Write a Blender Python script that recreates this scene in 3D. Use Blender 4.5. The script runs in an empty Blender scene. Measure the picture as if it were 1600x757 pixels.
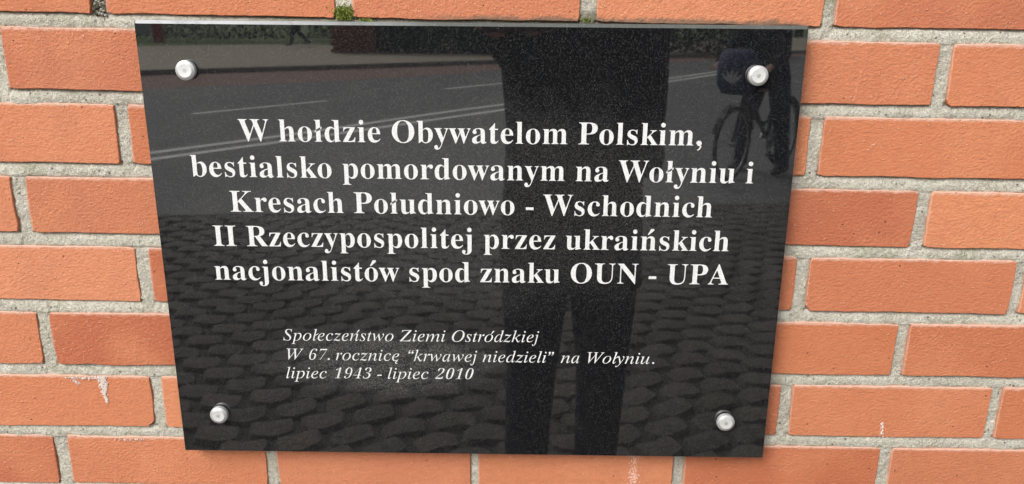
import bpy, bmesh, math, random
import numpy as np
from mathutils import Vector, Matrix
random.seed(7); rng = np.random.default_rng(7)
sc = bpy.context.scene
COL = sc.collection
R = math.radians

# ------------------------------------------------------------------ camera
YAW, PITCH, ROLL = .0043, .2863, .0119
CAM = Vector((.443, -.8967, -.0537))
cam = bpy.data.cameras.new('camera'); cam.sensor_width = 36; cam.lens = 36*1250/1600
cam.clip_start = .01; cam.clip_end = 600
camo = bpy.data.objects.new('camera', cam); COL.objects.link(camo); sc.camera = camo
rz = Matrix.Rotation(YAW, 3, 'Z')
fw = rz @ Vector((0, math.cos(PITCH), -math.sin(PITCH))); rt = rz @ Vector((1, 0, 0)); up = rt.cross(fw)
r2 = math.cos(ROLL)*rt + math.sin(ROLL)*up; u2 = -math.sin(ROLL)*rt + math.cos(ROLL)*up
m3 = Matrix((r2, u2, -fw)).transposed()
camo.matrix_world = Matrix.Translation(CAM) @ m3.to_4x4()

# ------------------------------------------------------------------ sky, sun, exposure
SUN_EL, SUN_AZ = R(42), R(215)          # azimuth: compass angle from +Y clockwise, so the sun is behind the viewer, to the left
w = bpy.data.worlds.new('World'); sc.world = w; w.use_nodes = True
nt = w.node_tree; nt.nodes.clear()
sky = nt.nodes.new('ShaderNodeTexSky'); sky.sky_type = 'NISHITA'; sky.sun_disc = False
sky.sun_elevation = SUN_EL; sky.sun_rotation = SUN_AZ; sky.dust_density = 3.5; sky.air_density = 1.0; sky.ozone_density = 1.0
hs = nt.nodes.new('ShaderNodeHueSaturation'); hs.inputs['Saturation'].default_value = .22
bg = nt.nodes.new('ShaderNodeBackground'); bg.inputs['Strength'].default_value = .15
ow = nt.nodes.new('ShaderNodeOutputWorld')
nt.links.new(sky.outputs[0], hs.inputs['Color']); nt.links.new(hs.outputs[0], bg.inputs[0]); nt.links.new(bg.outputs[0], ow.inputs[0])
sun = bpy.data.lights.new('sun', 'SUN'); sun.energy = 1.1; sun.angle = R(28); sun.color = (1, .965, .91)
so = bpy.data.objects.new('sun', sun); COL.objects.link(so); so.location = (0, -5, 20)
sd = Vector((math.sin(SUN_AZ)*math.cos(SUN_EL), math.cos(SUN_AZ)*math.cos(SUN_EL), math.sin(SUN_EL)))
so.rotation_euler = (-sd).to_track_quat('-Z', 'Y').to_euler()
sc.view_settings.view_transform = 'Standard'; sc.view_settings.look = 'None'
sc.view_settings.exposure = .61; sc.view_settings.gamma = 1; sc.view_settings.use_curve_mapping = False

# ------------------------------------------------------------------ helpers
def link(name, me, mat=None, parent=None, loc=None):
    o = bpy.data.objects.new(name, me); COL.objects.link(o)
    if mat is not None and me is not None:
        me.materials.clear(); me.materials.append(mat)
    if parent is not None: o.parent = parent
    if loc is not None: o.location = loc
    return o
def empty(name, loc=(0,0,0), rz=0, label=None, cat=None, group=None):
    o = bpy.data.objects.new(name, None); COL.objects.link(o); o.location = loc; o.rotation_euler = (0,0,rz)
    o.empty_display_size = .1
    return tag(o, label, cat, group)
def tag(o, label=None, cat=None, group=None, kind=None):
    if label: o['label'] = label
    if cat: o['category'] = cat
    if group: o['group'] = group
    if kind: o['kind'] = kind
    return o
def pydata(name, v, f, smooth=False):
    me = bpy.data.meshes.new(name); me.from_pydata([tuple(p) for p in v], [], f); me.update()
    if smooth: me.shade_smooth()
    return me
class MB:
    """collects shapes into one mesh"""
    def __init__(s): s.v = []; s.f = []
    def add(s, v, f):
        n = len(s.v); s.v += [tuple(p) for p in v]; s.f += [tuple(i+n for i in q) for q in f]; return s
    def box(s, a, b):
        x0,y0,z0 = a; x1,y1,z1 = b
        return s.add([(x0,y0,z0),(x1,y0,z0),(x1,y1,z0),(x0,y1,z0),(x0,y0,z1),(x1,y0,z1),(x1,y1,z1),(x0,y1,z1)],
                     [(0,3,2,1),(4,5,6,7),(0,1,5,4),(1,2,6,5),(2,3,7,6),(3,0,4,7)])
    def tube(s, pts, rad, n=10, cap=True):
        pts = [Vector(p) for p in pts]; k = len(pts)
        rad = rad if isinstance(rad, (list, tuple)) else [rad]*k
        v = []; prev = None
        for i, p in enumerate(pts):
            t = (pts[min(i+1,k-1)] - pts[max(i-1,0)]).normalized()
            a = prev if prev is not None else (Vector((0,0,1)) if abs(t.z) < .9 else Vector((1,0,0)))
            a = (a - t*a.dot(t)).normalized(); prev = a; b = t.cross(a)
            rr = rad[i]; rr = rr if isinstance(rr, tuple) else (rr, rr)
            for j in range(n):
                an = 2*math.pi*j/n; v.append(p + a*math.cos(an)*rr[0] + b*math.sin(an)*rr[1])
        f = [(i*n+j, i*n+(j+1)%n, (i+1)*n+(j+1)%n, (i+1)*n+j) for i in range(k-1) for j in range(n)]
        if cap: f += [tuple(range(n-1,-1,-1)), tuple(range((k-1)*n, k*n))]
        return s.add(v, f)
    def loft(s, rings, n=20):                      # rings: (centre, rx, ry)
        v = []
        for c, rx, ry in rings:
            for j in range(n):
                an = 2*math.pi*j/n; ca, sa = math.cos(an), math.sin(an)
                v.append((c[0]+rx*math.copysign(abs(ca)**.8, ca), c[1]+ry*math.copysign(abs(sa)**.8, sa), c[2]))
        k = len(rings)
        f = [(i*n+j, i*n+(j+1)%n, (i+1)*n+(j+1)%n, (i+1)*n+j) for i in range(k-1) for j in range(n)]
        f += [tuple(range(n-1,-1,-1)), tuple(range((k-1)*n, k*n))]
        return s.add(v, f)
    def lathe(s, prof, o=(0,0,0), axis='Y', n=40):  # prof: (radius, height) pairs along the axis
        v = []
        for r_, h in prof:
            for j in range(n):
                an = 2*math.pi*j/n; c, q = r_*math.cos(an), r_*math.sin(an)
                p = {'Y': (c, h, q), 'Z': (c, q, h), 'X': (h, c, q)}[axis]
                v.append((p[0]+o[0], p[1]+o[1], p[2]+o[2]))
        k = len(prof)
        f = [(i*n+j, i*n+(j+1)%n, (i+1)*n+(j+1)%n, (i+1)*n+j) for i in range(k-1) for j in range(n)]
        f += [tuple(range(n-1,-1,-1)), tuple(range((k-1)*n, k*n))]
        return s.add(v, f)
    def mesh(s, name, smooth=False):
        me = pydata(name, s.v, s.f)
        bm = bmesh.new(); bm.from_mesh(me); bmesh.ops.delete(bm, geom=[q for q in bm.verts if not q.link_faces], context='VERTS'); bmesh.ops.recalc_face_normals(bm, faces=bm.faces); bm.to_mesh(me); bm.free()
        if smooth: me.shade_smooth()
        return me
    def build(s, name, mat, parent=None, smooth=False, loc=None):
        return link(name, s.mesh(name, smooth), mat, parent, loc)

class NT:
    def __init__(s, name):
        s.m = bpy.data.materials.new(name); s.m.use_nodes = True; s.t = s.m.node_tree
        s.b = s.t.nodes['Principled BSDF']; s.pos = s.n('ShaderNodeNewGeometry').outputs['Position']
    def n(s, typ, **k):
        nd = s.t.nodes.new(typ)
        for a, b in k.items(): setattr(nd, a, b)
        return nd
    def set(s, sock, v):
        if isinstance(v, bpy.types.NodeSocket): s.t.links.new(v, sock)
        else:
            if isinstance(v, (tuple, list)) and len(v) == 3 and sock.type == 'RGBA': v = (*v, 1)
            sock.default_value = v
    def math(s, op, a, b=None, clamp=False):
        nd = s.n('ShaderNodeMath', operation=op, use_clamp=clamp); s.set(nd.inputs[0], a)
        if b is not None: s.set(nd.inputs[1], b)
        return nd.outputs[0]
    def noise(s, scale, detail=3, rough=.55, vec=None, stretch=None, dist=0):
        vec = vec or s.pos
        if stretch:
            mp = s.n('ShaderNodeMapping'); s.set(mp.inputs[0], vec); mp.inputs['Scale'].default_value = stretch; vec = mp.outputs[0]
        nd = s.n('ShaderNodeTexNoise'); s.set(nd.inputs['Vector'], vec); nd.inputs['Scale'].default_value = scale
        nd.inputs['Detail'].default_value = detail; nd.inputs['Roughness'].default_value = rough; nd.inputs['Distortion'].default_value = dist
        return nd.outputs['Fac']
    def voro(s, scale, out='Distance', vec=None, feature='F1'):
        nd = s.n('ShaderNodeTexVoronoi', feature=feature); s.set(nd.inputs['Vector'], vec or s.pos); nd.inputs['Scale'].default_value = scale
        return nd.outputs[out]
    def ramp(s, x, a, b, lo=0., hi=1.):
        nd = s.n('ShaderNodeMapRange', interpolation_type='SMOOTHSTEP'); s.set(nd.inputs[0], x)
        for i, v in enumerate((a, b, lo, hi)): s.set(nd.inputs[i+1], v)
        return nd.outputs[0]
    def mix(s, f, a, b, mode='MIX'):
        nd = s.n('ShaderNodeMix', data_type='RGBA', blend_type=mode); s.set(nd.inputs[0], f); s.set(nd.inputs[6], a); s.set(nd.inputs[7], b)
        return nd.outputs[2]
    def sep(s, v=None):
        nd = s.n('ShaderNodeSeparateXYZ'); s.set(nd.inputs[0], v or s.pos); return nd.outputs
    def bump(s, h, strength=.3, dist=.001):
        nd = s.n('ShaderNodeBump'); nd.inputs['Strength'].default_value = strength; nd.inputs['Distance'].default_value = dist
        s.set(nd.inputs['Height'], h); s.set(s.b.inputs['Normal'], nd.outputs[0]); return nd
    def base(s, c): s.set(s.b.inputs['Base Color'], c); return s
    def rough(s, r): s.set(s.b.inputs['Roughness'], r); return s
def simple(name, col, rough=.6, metal=0, var=.15, scale=40, bump=0):
    q = NT(name); nz = q.noise(scale, 4)
    q.base(q.mix(nz, tuple(c*(1-var) for c in col), tuple(min(1, c*(1+var)) for c in col))); q.rough(rough)
    q.b.inputs['Metallic'].default_value = metal
    if bump: q.bump(nz, bump, .01)
    return q.m

# ------------------------------------------------------------------ materials of the wall and the plaque
def brick_mat():
    q = NT('brick_clay')
    rnd = q.n('ShaderNodeObjectInfo').outputs['Random']
    col = q.mix(rnd, (.405, .114, .054), (.64, .262, .138))
    rn2 = q.math('FRACT', q.math('MULTIPLY', rnd, 7.31)); col = q.mix(q.math('MULTIPLY', rn2, .5), col, (.58, .205, .085))
    big = q.noise(9, 2); col = q.mix(q.math('MULTIPLY', q.ramp(big, .42, .72), .40), col, (.64, .26, .13))
    soot = q.math('MULTIPLY', q.ramp(q.noise(5.5, 5, .68), .52, .72), .26); col = q.mix(soot, col, (.33, .115, .065))
    med = q.noise(90, 4, .6, stretch=(1, 1, 1.6)); col = q.mix(q.ramp(med, .35, .75, 0, .30), col, (.40, .12, .055))
    sp = q.noise(520, 2, .5); col = q.mix(q.ramp(sp, .64, .74, 0, .55), col, (.72, .42, .27))
    vc = q.voro(330, 'Color'); vs = q.sep(vc)[0]; vd = q.voro(330)
    dot = q.math('MULTIPLY', q.ramp(vs, .965, .975), q.ramp(vd, .45, .2)); col = q.mix(q.math('MULTIPLY', dot, .38), col, (.74, .48, .34))
    vs2 = q.sep(q.voro(210, 'Color'))[1]; vd2 = q.voro(210)
    pit = q.math('MULTIPLY', q.ramp(vs2, .9955, .9965), q.ramp(vd2, .26, .12)); col = q.mix(q.math('MULTIPLY', pit, .8), col, (.14, .045, .03))
    # scratches and pale scuffs
    sc_ = q.noise(26, 3, .6, stretch=(5, 1, .9)); gate = q.noise(7, 1)
    scuff = q.math('MULTIPLY', q.ramp(sc_, .70, .78), q.ramp(gate, .5, .62)); col = q.mix(q.math('MULTIPLY', scuff, .45), col, (.76, .50, .38))
    # lime haze left by the bed joint along the top edge of every brick
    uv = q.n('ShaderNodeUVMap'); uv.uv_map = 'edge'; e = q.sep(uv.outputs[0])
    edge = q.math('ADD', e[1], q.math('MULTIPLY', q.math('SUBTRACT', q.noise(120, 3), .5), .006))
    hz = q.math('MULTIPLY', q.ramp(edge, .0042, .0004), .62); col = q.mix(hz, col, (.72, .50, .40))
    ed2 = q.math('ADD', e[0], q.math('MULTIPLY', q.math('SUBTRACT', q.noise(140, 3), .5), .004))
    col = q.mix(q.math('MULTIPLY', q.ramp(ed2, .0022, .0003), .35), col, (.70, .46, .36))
    # algae creeping up the brick edges just above the plaque
    xyz = q.sep()
    zz = q.math('ADD', xyz[2], q.math('MULTIPLY', xyz[0], .0055))
    zz = q.math('ADD', zz, q.math('MULTIPLY', q.math('SUBTRACT', q.noise(70, 4, .7), .5), .016))
    alg = q.math('MULTIPLY', q.ramp(zz, -.0590, -.0645), q.ramp(zz, -.08, -.072))
    alg = q.math('MULTIPLY', alg, q.math('MULTIPLY', q.ramp(xyz[0], .30, .42), q.ramp(xyz[0], .765, .74)))
    col = q.mix(q.math('MULTIPLY', alg, .8), col, (.13, .10, .07))
    q.base(col); q.rough(.72)
    q.b.inputs['Specular IOR Level'].default_value = .35
    h = q.math('ADD', q.math('MULTIPLY', q.noise(260, 2, .5, stretch=(1, 1, 1.25), dist=.15), .8), q.math('MULTIPLY', q.noise(700, 2), .5))
    h = q.math('ADD', h, q.math('MULTIPLY', dot, .5)); h = q.math('SUBTRACT', h, q.math('MULTIPLY', pit, 1.2))
    q.bump(h, .85, .0017)
    return q.m
def mortar_mat():
    q = NT('lime_mortar')
    g = q.noise(900, 2, .6); m_ = q.noise(60, 4, .65); l = q.noise(9, 3)
    col = q.mix(q.ramp(m_, .3, .7), (.50, .47, .385), (.63, .60, .51))
    col = q.mix(q.ramp(l, .42, .68, 0, .6), col, (.40, .375, .30)); col = q.mix(q.ramp(q.noise(22, 4, .7), .56, .7, 0, .5), col, (.72, .69, .61)); gc = q.sep(q.voro(620, 'Color'))[0]; col = q.mix(q.ramp(gc, .74, .82, 0, .38), col, (.26, .235, .185)); col = q.mix(q.ramp(gc, .25, .18, 0, .28), col, (.80, .77, .69))
    col = q.mix(q.ramp(g, .56, .68, 0, .5), col, (.17, .155, .12)); col = q.mix(q.ramp(g, .42, .28, 0, .5), col, (.74, .71, .62))
    dk = q.math('MULTIPLY', q.ramp(q.sep(q.voro(260, 'Color'))[0], .965, .975), q.ramp(q.voro(260), .5, .25)); col = q.mix(q.math('MULTIPLY', dk, .8), col, (.08, .07, .055))
    grn = q.math('MULTIPLY', q.ramp(q.noise(14, 3), .56, .70), q.ramp(q.noise(200, 2), .4, .6)); col = q.mix(q.math('MULTIPLY', grn, .6), col, (.22, .23, .12))
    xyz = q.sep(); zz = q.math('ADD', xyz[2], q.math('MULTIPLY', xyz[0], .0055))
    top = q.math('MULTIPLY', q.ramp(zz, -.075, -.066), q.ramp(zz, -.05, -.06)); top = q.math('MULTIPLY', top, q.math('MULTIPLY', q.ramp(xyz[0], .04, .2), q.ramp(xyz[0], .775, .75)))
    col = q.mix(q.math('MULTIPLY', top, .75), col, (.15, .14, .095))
    q.base(col); q.rough(.95); q.b.inputs['Specular IOR Level'].default_value = .15
    q.bump(q.math('ADD', q.noise(800, 3, .6), q.math('MULTIPLY', q.noise(300, 2), .7)), 1.0, .0022)
    return q.m
def granite_mat():
    q = NT('polished_black_granite')
    c = q.mix(q.noise(160, 3), (.0035, .0037, .0045), (.0085, .009, .010))
    for scl, th, colr, am in ((980, .86, (.072, .075, .078), .75), (1350, .83, (.088, .088, .086), .85), (420, .988, (.10, .10, .10), .7), (2000, .74, (.045, .046, .047), .8)):
        v = q.sep(q.voro(scl, 'Color'))[0]; d = q.voro(scl)
        k = q.math('MULTIPLY', q.ramp(v, th, th+.03), q.ramp(d, .55, .25)); c = q.mix(q.math('MULTIPLY', k, am), c, colr)
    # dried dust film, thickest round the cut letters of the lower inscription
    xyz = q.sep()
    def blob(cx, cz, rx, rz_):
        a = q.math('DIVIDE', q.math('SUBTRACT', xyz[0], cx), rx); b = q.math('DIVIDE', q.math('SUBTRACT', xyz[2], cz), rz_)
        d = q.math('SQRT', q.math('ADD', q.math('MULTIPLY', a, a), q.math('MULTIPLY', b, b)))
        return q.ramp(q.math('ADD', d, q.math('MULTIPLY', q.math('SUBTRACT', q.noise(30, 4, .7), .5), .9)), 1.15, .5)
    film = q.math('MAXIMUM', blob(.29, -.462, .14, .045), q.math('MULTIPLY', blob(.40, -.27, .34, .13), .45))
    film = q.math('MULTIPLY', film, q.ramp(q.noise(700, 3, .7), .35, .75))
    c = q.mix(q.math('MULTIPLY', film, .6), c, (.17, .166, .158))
    q.base(c)
    q.rough(q.ramp(q.noise(40, 3), .3, .8, .017, .028))
    q.b.inputs['IOR'].default_value = 2.25
    q.bump(q.noise(4, 1), .012, .004)
    return q.m
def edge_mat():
    q = NT('honed_granite_sky_sheen')
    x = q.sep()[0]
    c = q.mix(q.ramp(q.math('ADD', x, q.math('MULTIPLY', q.noise(12, 3), .2)), .16, .50), (.42, .44, .455), (.07, .08, .075))  # pale sky reflection painted into the honed grey at left, fading to algae-dark stone
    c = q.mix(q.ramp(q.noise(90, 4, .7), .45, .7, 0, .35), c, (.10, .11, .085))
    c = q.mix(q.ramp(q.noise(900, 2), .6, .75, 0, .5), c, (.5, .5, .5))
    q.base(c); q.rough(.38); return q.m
def side_mat():
    q = NT('dark_granite_side'); c = q.mix(q.noise(200, 3), (.03, .028, .026), (.075, .07, .065)); q.base(c); q.rough(.3); return q.m
def paint_mat():
    q = NT('white_letter_fill'); c = q.mix(q.ramp(q.noise(900, 2), .42, .62), (.60, .60, .585), (.80, .80, .785))
    q.base(c); q.rough(.6); return q.m
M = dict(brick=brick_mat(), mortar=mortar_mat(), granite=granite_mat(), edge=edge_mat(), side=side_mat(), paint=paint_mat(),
    cap=simple('satin_aluminium_cap', (.54, .54, .53), .40, .5, .12, 900), capface=simple('brushed_cap_face', (.66, .66, .64), .55, .3, .04, 500),
    lime=simple('white_lime_bloom', (.74, .66, .60), .9, 0, .1, 400), pinkish=simple('pinkish_lime_streak', (.72, .50, .42), .9, 0, .12, 400), scuff=simple('pale_scuff', (.70, .40, .28), .9, 0, .1, 400), moss=simple('green_moss', (.22, .27, .05), .9, 0, .55, 300),
    dirt=simple('dark_joint_dirt', (.05, .045, .03), .95, 0, .4, 300))

# ------------------------------------------------------------------ the brick wall
GZ = -1.60                                                   # ground level
PITCHZ = .0834
# (top z, top slope, bottom z, bottom slope) at x = .4 of every course as measured; the others follow the gauge
ROWS = {0: (.0005, -.006, -.0682, -.0060), 1: (-.0836, -.006, -.1508, -.0055), 2: (-.1656, -.0045, -.2326, -.0048), 3: (-.2487, -.0042, -.3155, -.0042),
        4: (-.3313, -.002, -.3984, -.001), 5: (-.4138, -.0002, -.4814, -.0004), 6: (-.4968, .0008, -.5661, .0004), 7: (-.5813, -.0004, -.6490, 0)}
JOINTS = {0: [(-.0184,-.0014),(.2454,.2650),(.5089,.5268),(.7708,.7846)],
          1: [(-.1365,-.1215),(.9013,.9172)],
          2: [(-.0080,.0071),(.7709,.7861)],
          3: [(-.1379,-.1210),(.9034,.9188)],
          4: [(-.0047,.0111),(.7739,.7900),(1.031,1.0446)],
          5: [(-.1351,-.1184),(.9040,.9188)],
          6: [(-.0066,.0074),(.7725,.7878),(1.032,1.0455)],
          7: [(-.1397,-.1221),(.1285,.1430),(.3895,.3996),(.6463,.6622),(.9065,.9218)]}
def row_z(r):
    if r in ROWS: return ROWS[r]
    if r < 0: t = .0005 - r*PITCHZ
    else: t = -.5813 - (r-7)*PITCHZ
    return (t, -.003 if r < 0 else 0, t-.0672, -.003 if r < 0 else 0)
BL = .2603                                                    # brick plus joint
def row_joints(r, xa, xb):
    known = JOINTS.get(r, [])
    ref = -.009 if r % 2 == 0 else -.129
    out = list(known)
    k0 = int((xa-ref)//BL)-1; k1 = int((xb-ref)//BL)+2
    for k in range(k0, k1):
        c = ref + k*BL + (k*.0005 if r in ROWS else 0)
        if all(abs(c-(a+b)/2) > .12 for a, b in known):
            j = rng.uniform(-.003, .003); wdt = .0152 + rng.uniform(-.001, .001)
            out.append((c+j-wdt/2, c+j+wdt/2))
    out.sort(); return out
def fbm_line(n, amp, step):
    k = max(2, int(n/step)+2); g = rng.normal(0, amp, k); return np.interp(np.linspace(0, k-1, n), np.arange(k), g)
CHIPS = {(4, 2): [(.7901, -.3984, .0045)], (1, 2): [(.9176, -.1538, .0035)], (6, 0): [(-.0075, -.5655, .0055)], (3, 1): [(.0, 0, .0)]}
def brick_mesh(x0, x1, x0b, x1b, zt0, zt1, zb0, zb1, chips=(), fine=True):
    st = .005 if fine else .05
    P = []; E = []
    def side(a, b, d0, which):
        a = np.array(a); b = np.array(b); L = np.linalg.norm(b-a); n = max(2, int(L/st)); nrm = np.array([-(b-a)[1], (b-a)[0]])/L
        wob = fbm_line(n, .00045, 7) + fbm_line(n, .00018, 1) if fine else np.zeros(n)
        for i in range(n):
            t = i/n; p = a+(b-a)*t + nrm*wob[i]; P.append(p)
    c = .0016
    tl = (x0, zt0); tr = (x1, zt1); br = (x1b, zb1); bl = (x0b, zb0)
    side((tl[0]+c, tl[1]), (tr[0]-c, tr[1]), 0, 't'); side((tr[0], tr[1]-c), (br[0], br[1]+c), 0, 'r')
    side((br[0]-c, br[1]), (bl[0]+c, bl[1]), 0, 'b'); side((bl[0], bl[1]+c), (tl[0], tl[1]-c), 0, 'l')
    P = np.array(P); cen = P.mean(0)
    for (cx, cz, rr) in chips:
        d = P - np.array([cx, cz]); L = np.linalg.norm(d, axis=1)
        for i in np.where(L < rr*1.3)[0]:
            P[i] += (cen-P[i])/np.linalg.norm(cen-P[i])*(rr*1.3-L[i])*(.55+.5*rng.random())
    n = len(P)
    # inset ring for the rounded arris
    inn = P.copy(); 
    for i in range(n):
        t = P[(i+1) % n]-P[i-1]; t /= np.linalg.norm(t)+1e-9; nn = np.array([t[1], -t[0]])
        inn[i] = P[i] + nn*(.0006 if fine else .002)
    tilt = rng.normal(0, .0005, 2) if fine else (0, 0)
    def yy(p): return tilt[0] + (p[0]-cen[0])*rng.normal(0, .0)  + tilt[1]*(p[1]-cen[1])*20
    v = [(p[0]-cen[0], yy(p)-.0, p[1]-cen[1]) for p in inn] + [(p[0]-cen[0], yy(p)+.0006, p[1]-cen[1]) for p in P] + [(p[0]-cen[0], .05, p[1]-cen[1]) for p in P]
    f = [tuple(range(n))] + [(i, n+i, n+(i+1) % n, (i+1) % n) for i in range(n)] + [(n+i, 2*n+i, 2*n+(i+1) % n, n+(i+1) % n) for i in range(n)]
    me = pydata('brick', v, f)
    bm = bmesh.new(); bm.from_mesh(me)
    if fine:   # split the face so distance-to-edge can be stored per corner
        pass
    bmesh.ops.recalc_face_normals(bm, faces=bm.faces); bm.to_mesh(me); bm.free()
    uvl = me.uv_layers.new(name='edge')
    co = [me.vertices[l.vertex_index].co for l in me.loops]
    uvs = np.empty((len(co), 2), dtype=np.float32)
    w2 = (x1-x0)/2; h2 = (zt0-zb0)/2
    for i, p in enumerate(co): uvs[i] = (p.x + w2, h2 - p.z)
    uvl.data.foreach_set('uv', uvs.ravel())
    return me, cen
wall = empty('brick_wall', (.4, 0, GZ), 0, 'orange clay brick wall with pale grey mortar joints behind the black plaque', 'wall')
WL = Vector(wall.location)
FX0, FX1 = -1.05, 1.85
far = MB(); rects = []
for r in range(-14, 19):
    zt, st_, zb, sb = row_z(r)
    js = row_joints(r, -4.4, 5.2)
    for i in range(len(js)-1):
        x0, x1 = js[i][1], js[i+1][0]
        near = -6 <= r <= 11 and x1 > FX0 and x0 < FX1
        if zt < GZ: continue
        j = rng.uniform(-.0007, .0007)
        zt0, zt1 = zt+st_*(x0-.4), zt+st_*(x1-.4); zb0, zb1 = zb+sb*(x0-.4), zb+sb*(x1-.4)
        zb0 = max(zb0, GZ-.02); zb1 = max(zb1, GZ-.02)
        if near:
            ch = [c for c in sum(CHIPS.values(), []) if c[2] > 0 and x0-.003 < c[0] < x1+.003 and zb0-.003 < c[1] < zt0+.003]
            me, cen = brick_mesh(x0, x1, x0+rng.normal(0,.0004), x1+rng.normal(0,.0004), zt0+j*.5, zt1+j*.5, zb0, zb1, ch)
            o = link('brick', me, M['brick'], wall); o.location = Vector((cen[0], 0, cen[1])) - WL
            if -2 <= r <= 9: rects.append((x0, x1, zt, st_, zb, sb))
        else:
            far.box((x0, 0, (zb0+zb1)/2), (x1, .05, (zt0+zt1)/2))
fo = far.build('brick_courses', M['brick'], wall); fo.location = -WL; fo['kind'] = 'stuff'
uvl = fo.data.uv_layers.new(name='edge'); uvl.data.foreach_set('uv', np.full(len(fo.data.loops)*2, .03, dtype=np.float32))
# mortar: a real height field that follows every joint, weathered back under the upper brick, flush on the lower one
def vnoise(X, Z, cell, seed):
    g = np.random.default_rng(seed).random((int(4/cell)+3, int(4/cell)+3)); a = (X+1.5)/cell; b = (Z+1.5)/cell
    i = np.floor(a).astype(int); k = np.floor(b).astype(int); u = a-i; v = b-k; u = u*u*(3-2*u); v = v*v*(3-2*v)
    return (g[i, k]*(1-u)*(1-v)+g[i+1, k]*u*(1-v)+g[i, k+1]*(1-u)*v+g[i+1, k+1]*u*v) - .5
GX0, GX1, GZ0, GZ1, ST = -.34, 1.24, -.74, .09, .0013
xs = np.arange(GX0, GX1, ST); zs = np.arange(GZ0, GZ1, ST); X, Z = np.meshgrid(xs, zs)
inside = np.full(X.shape, -1.0)                              # signed depth inside the nearest brick (positive = inside)
up_d = np.full(X.shape, .02)                                 # distance up to the brick above
for (x0, x1, zt, st_, zb, sb) in rects:
    if x1 < GX0-.02 or x0 > GX1+.02: continue
    T = zt + st_*(X-.4); B = zb + sb*(X-.4)
    d = np.minimum(np.minimum(X-x0, x1-X), np.minimum(T-Z, Z-B)); inside = np.maximum(inside, d)
    m_ = (X > x0-.001) & (X < x1+.001) & (Z <= B+.002)
    up_d = np.where(m_, np.minimum(up_d, B-Z), up_d)
t = np.clip(up_d/.011, 0, 1)
Y = .0046*(1-t)**2.2 + .0012 + np.where(up_d > .0165, .0012, 0)
Y += vnoise(X, Z, .02, 1)*.0018 + vnoise(X, Z, .006, 2)*.0009 + vnoise(X, Z, .0028, 3)*.0011 + vnoise(X, Z, .06, 4)*.0016
near_e = np.clip(1+inside/.002, 0, 1)                        # dips a little against the arrises
Y += near_e*.0016*(vnoise(X, Z, .012, 5)+.45)
crumb = np.exp(-(((X+.010)/.010)**2 + ((Z+.052)/.018)**2)); Y += crumb*(.006 + .020*np.abs(vnoise(X, Z, .004, 6)))
hole = np.exp(-(((X-.807)/.0022)**2 + ((Z+.4868)/.0016)**2)); Y += hole*.006
Y = np.maximum(Y, -.0006); Y = np.where(inside > .002, .012, Y)
Y = np.where(X+Z*0 < 9, Y, Y)
keep = inside < .004
nz, nx = X.shape; idx = np.arange(nz*nx).reshape(nz, nx)
fk = keep[:-1, :-1] | keep[1:, :-1] | keep[:-1, 1:] | keep[1:, 1:]
quads = np.stack([idx[:-1, :-1], idx[:-1, 1:], idx[1:, 1:], idx[1:, :-1]], -1)[fk]
used = np.unique(quads); remap = np.full(nz*nx, -1); remap[used] = np.arange(len(used)); quads = remap[quads]
co = np.stack([X.ravel(), Y.ravel(), Z.ravel()], 1)[used]
me = bpy.data.meshes.new('mortar'); me.vertices.add(len(co)); me.vertices.foreach_set('co', co.astype(np.float32).ravel())
me.loops.add(quads.size); me.loops.foreach_set('vertex_index', quads.astype(np.int32).ravel())
me.polygons.add(len(quads)); me.polygons.foreach_set('loop_start', np.arange(0, quads.size, 4, dtype=np.int32)); me.update(calc_edges=True); me.validate(); me.shade_smooth()
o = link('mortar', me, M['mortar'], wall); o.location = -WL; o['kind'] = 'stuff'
mb = MB()
for a, b in (((-4.6, .0036, GZ-.02), (GX0, .2, 1.25)), ((GX1, .0036, GZ-.02), (5.4, .2, 1.25)), ((GX0, .0036, GZ-.02), (GX1, .2, GZ0)), ((GX0, .0036, GZ1), (GX1, .2, 1.25)), ((GX0, .03, GZ0), (GX1, .2, GZ1))):
    mb.box(a, b)
o = mb.build('mortar_backing', M['mortar'], wall); o.location = -WL

# lime bloom running down some bricks, built as thin crusts
def crust(name, path, wid, n, size, seed, mat='lime', thick=.0005):
    rg = random.Random(seed); mb = MB()
    for _ in range(n):
        t = rg.random(); k = t*(len(path)-1); i = min(int(k), len(path)-2); u = k-i
        x = path[i][0]*(1-u)+path[i+1][0]*u; z = path[i][1]*(1-u)+path[i+1][1]*u
        wd = wid[i]*(1-u)+wid[i+1]*u
        x += rg.gauss(0, wd*.5); z += rg.gauss(0, .001); s = size*rg.uniform(.4, 1.3); kk = 7; ph = rg.random()*6
        ring = [(x+math.cos(ph+6.283*j/kk)*s*rg.uniform(.5, 1.2), -.0003, z+math.sin(ph+6.283*j/kk)*s*rg.uniform(.6, 1.6)) for j in range(kk)]
        mb.add([(x, -thick*rg.uniform(.6, 2.2)-.0008, z)]+ring, [(0, 1+j, 1+(j+1) % kk) for j in range(kk)])
    o = mb.build(name, M[mat], wall, True); o.location = -WL; o['kind'] = 'stuff'; return o
crust('lime_bloom', [(-.0665,-.4975),(-.0645,-.508),(-.0650,-.520),(-.0625,-.533)], [.0055,.0055,.0026,.0010], 420, .0008, 1)
crust('lime_bloom', [(-.105,-.4995),(-.085,-.5005),(-.062,-.4990)], [.007,.010,.006], 110, .0007, 2)
crust('lime_bloom', [(-.100,-.503),(-.094,-.508)], [.004,.002], 40, .0007, 3)
crust('lime_bloom', [(.599,-.583),(.5975,-.606),(.598,-.640)], [.010,.006,.007], 420, .0007, 4, 'pinkish')
crust('lime_bloom', [(.9040,-.546),(.9045,-.565)], [.0018,.0035], 60, .0006, 5)
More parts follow.
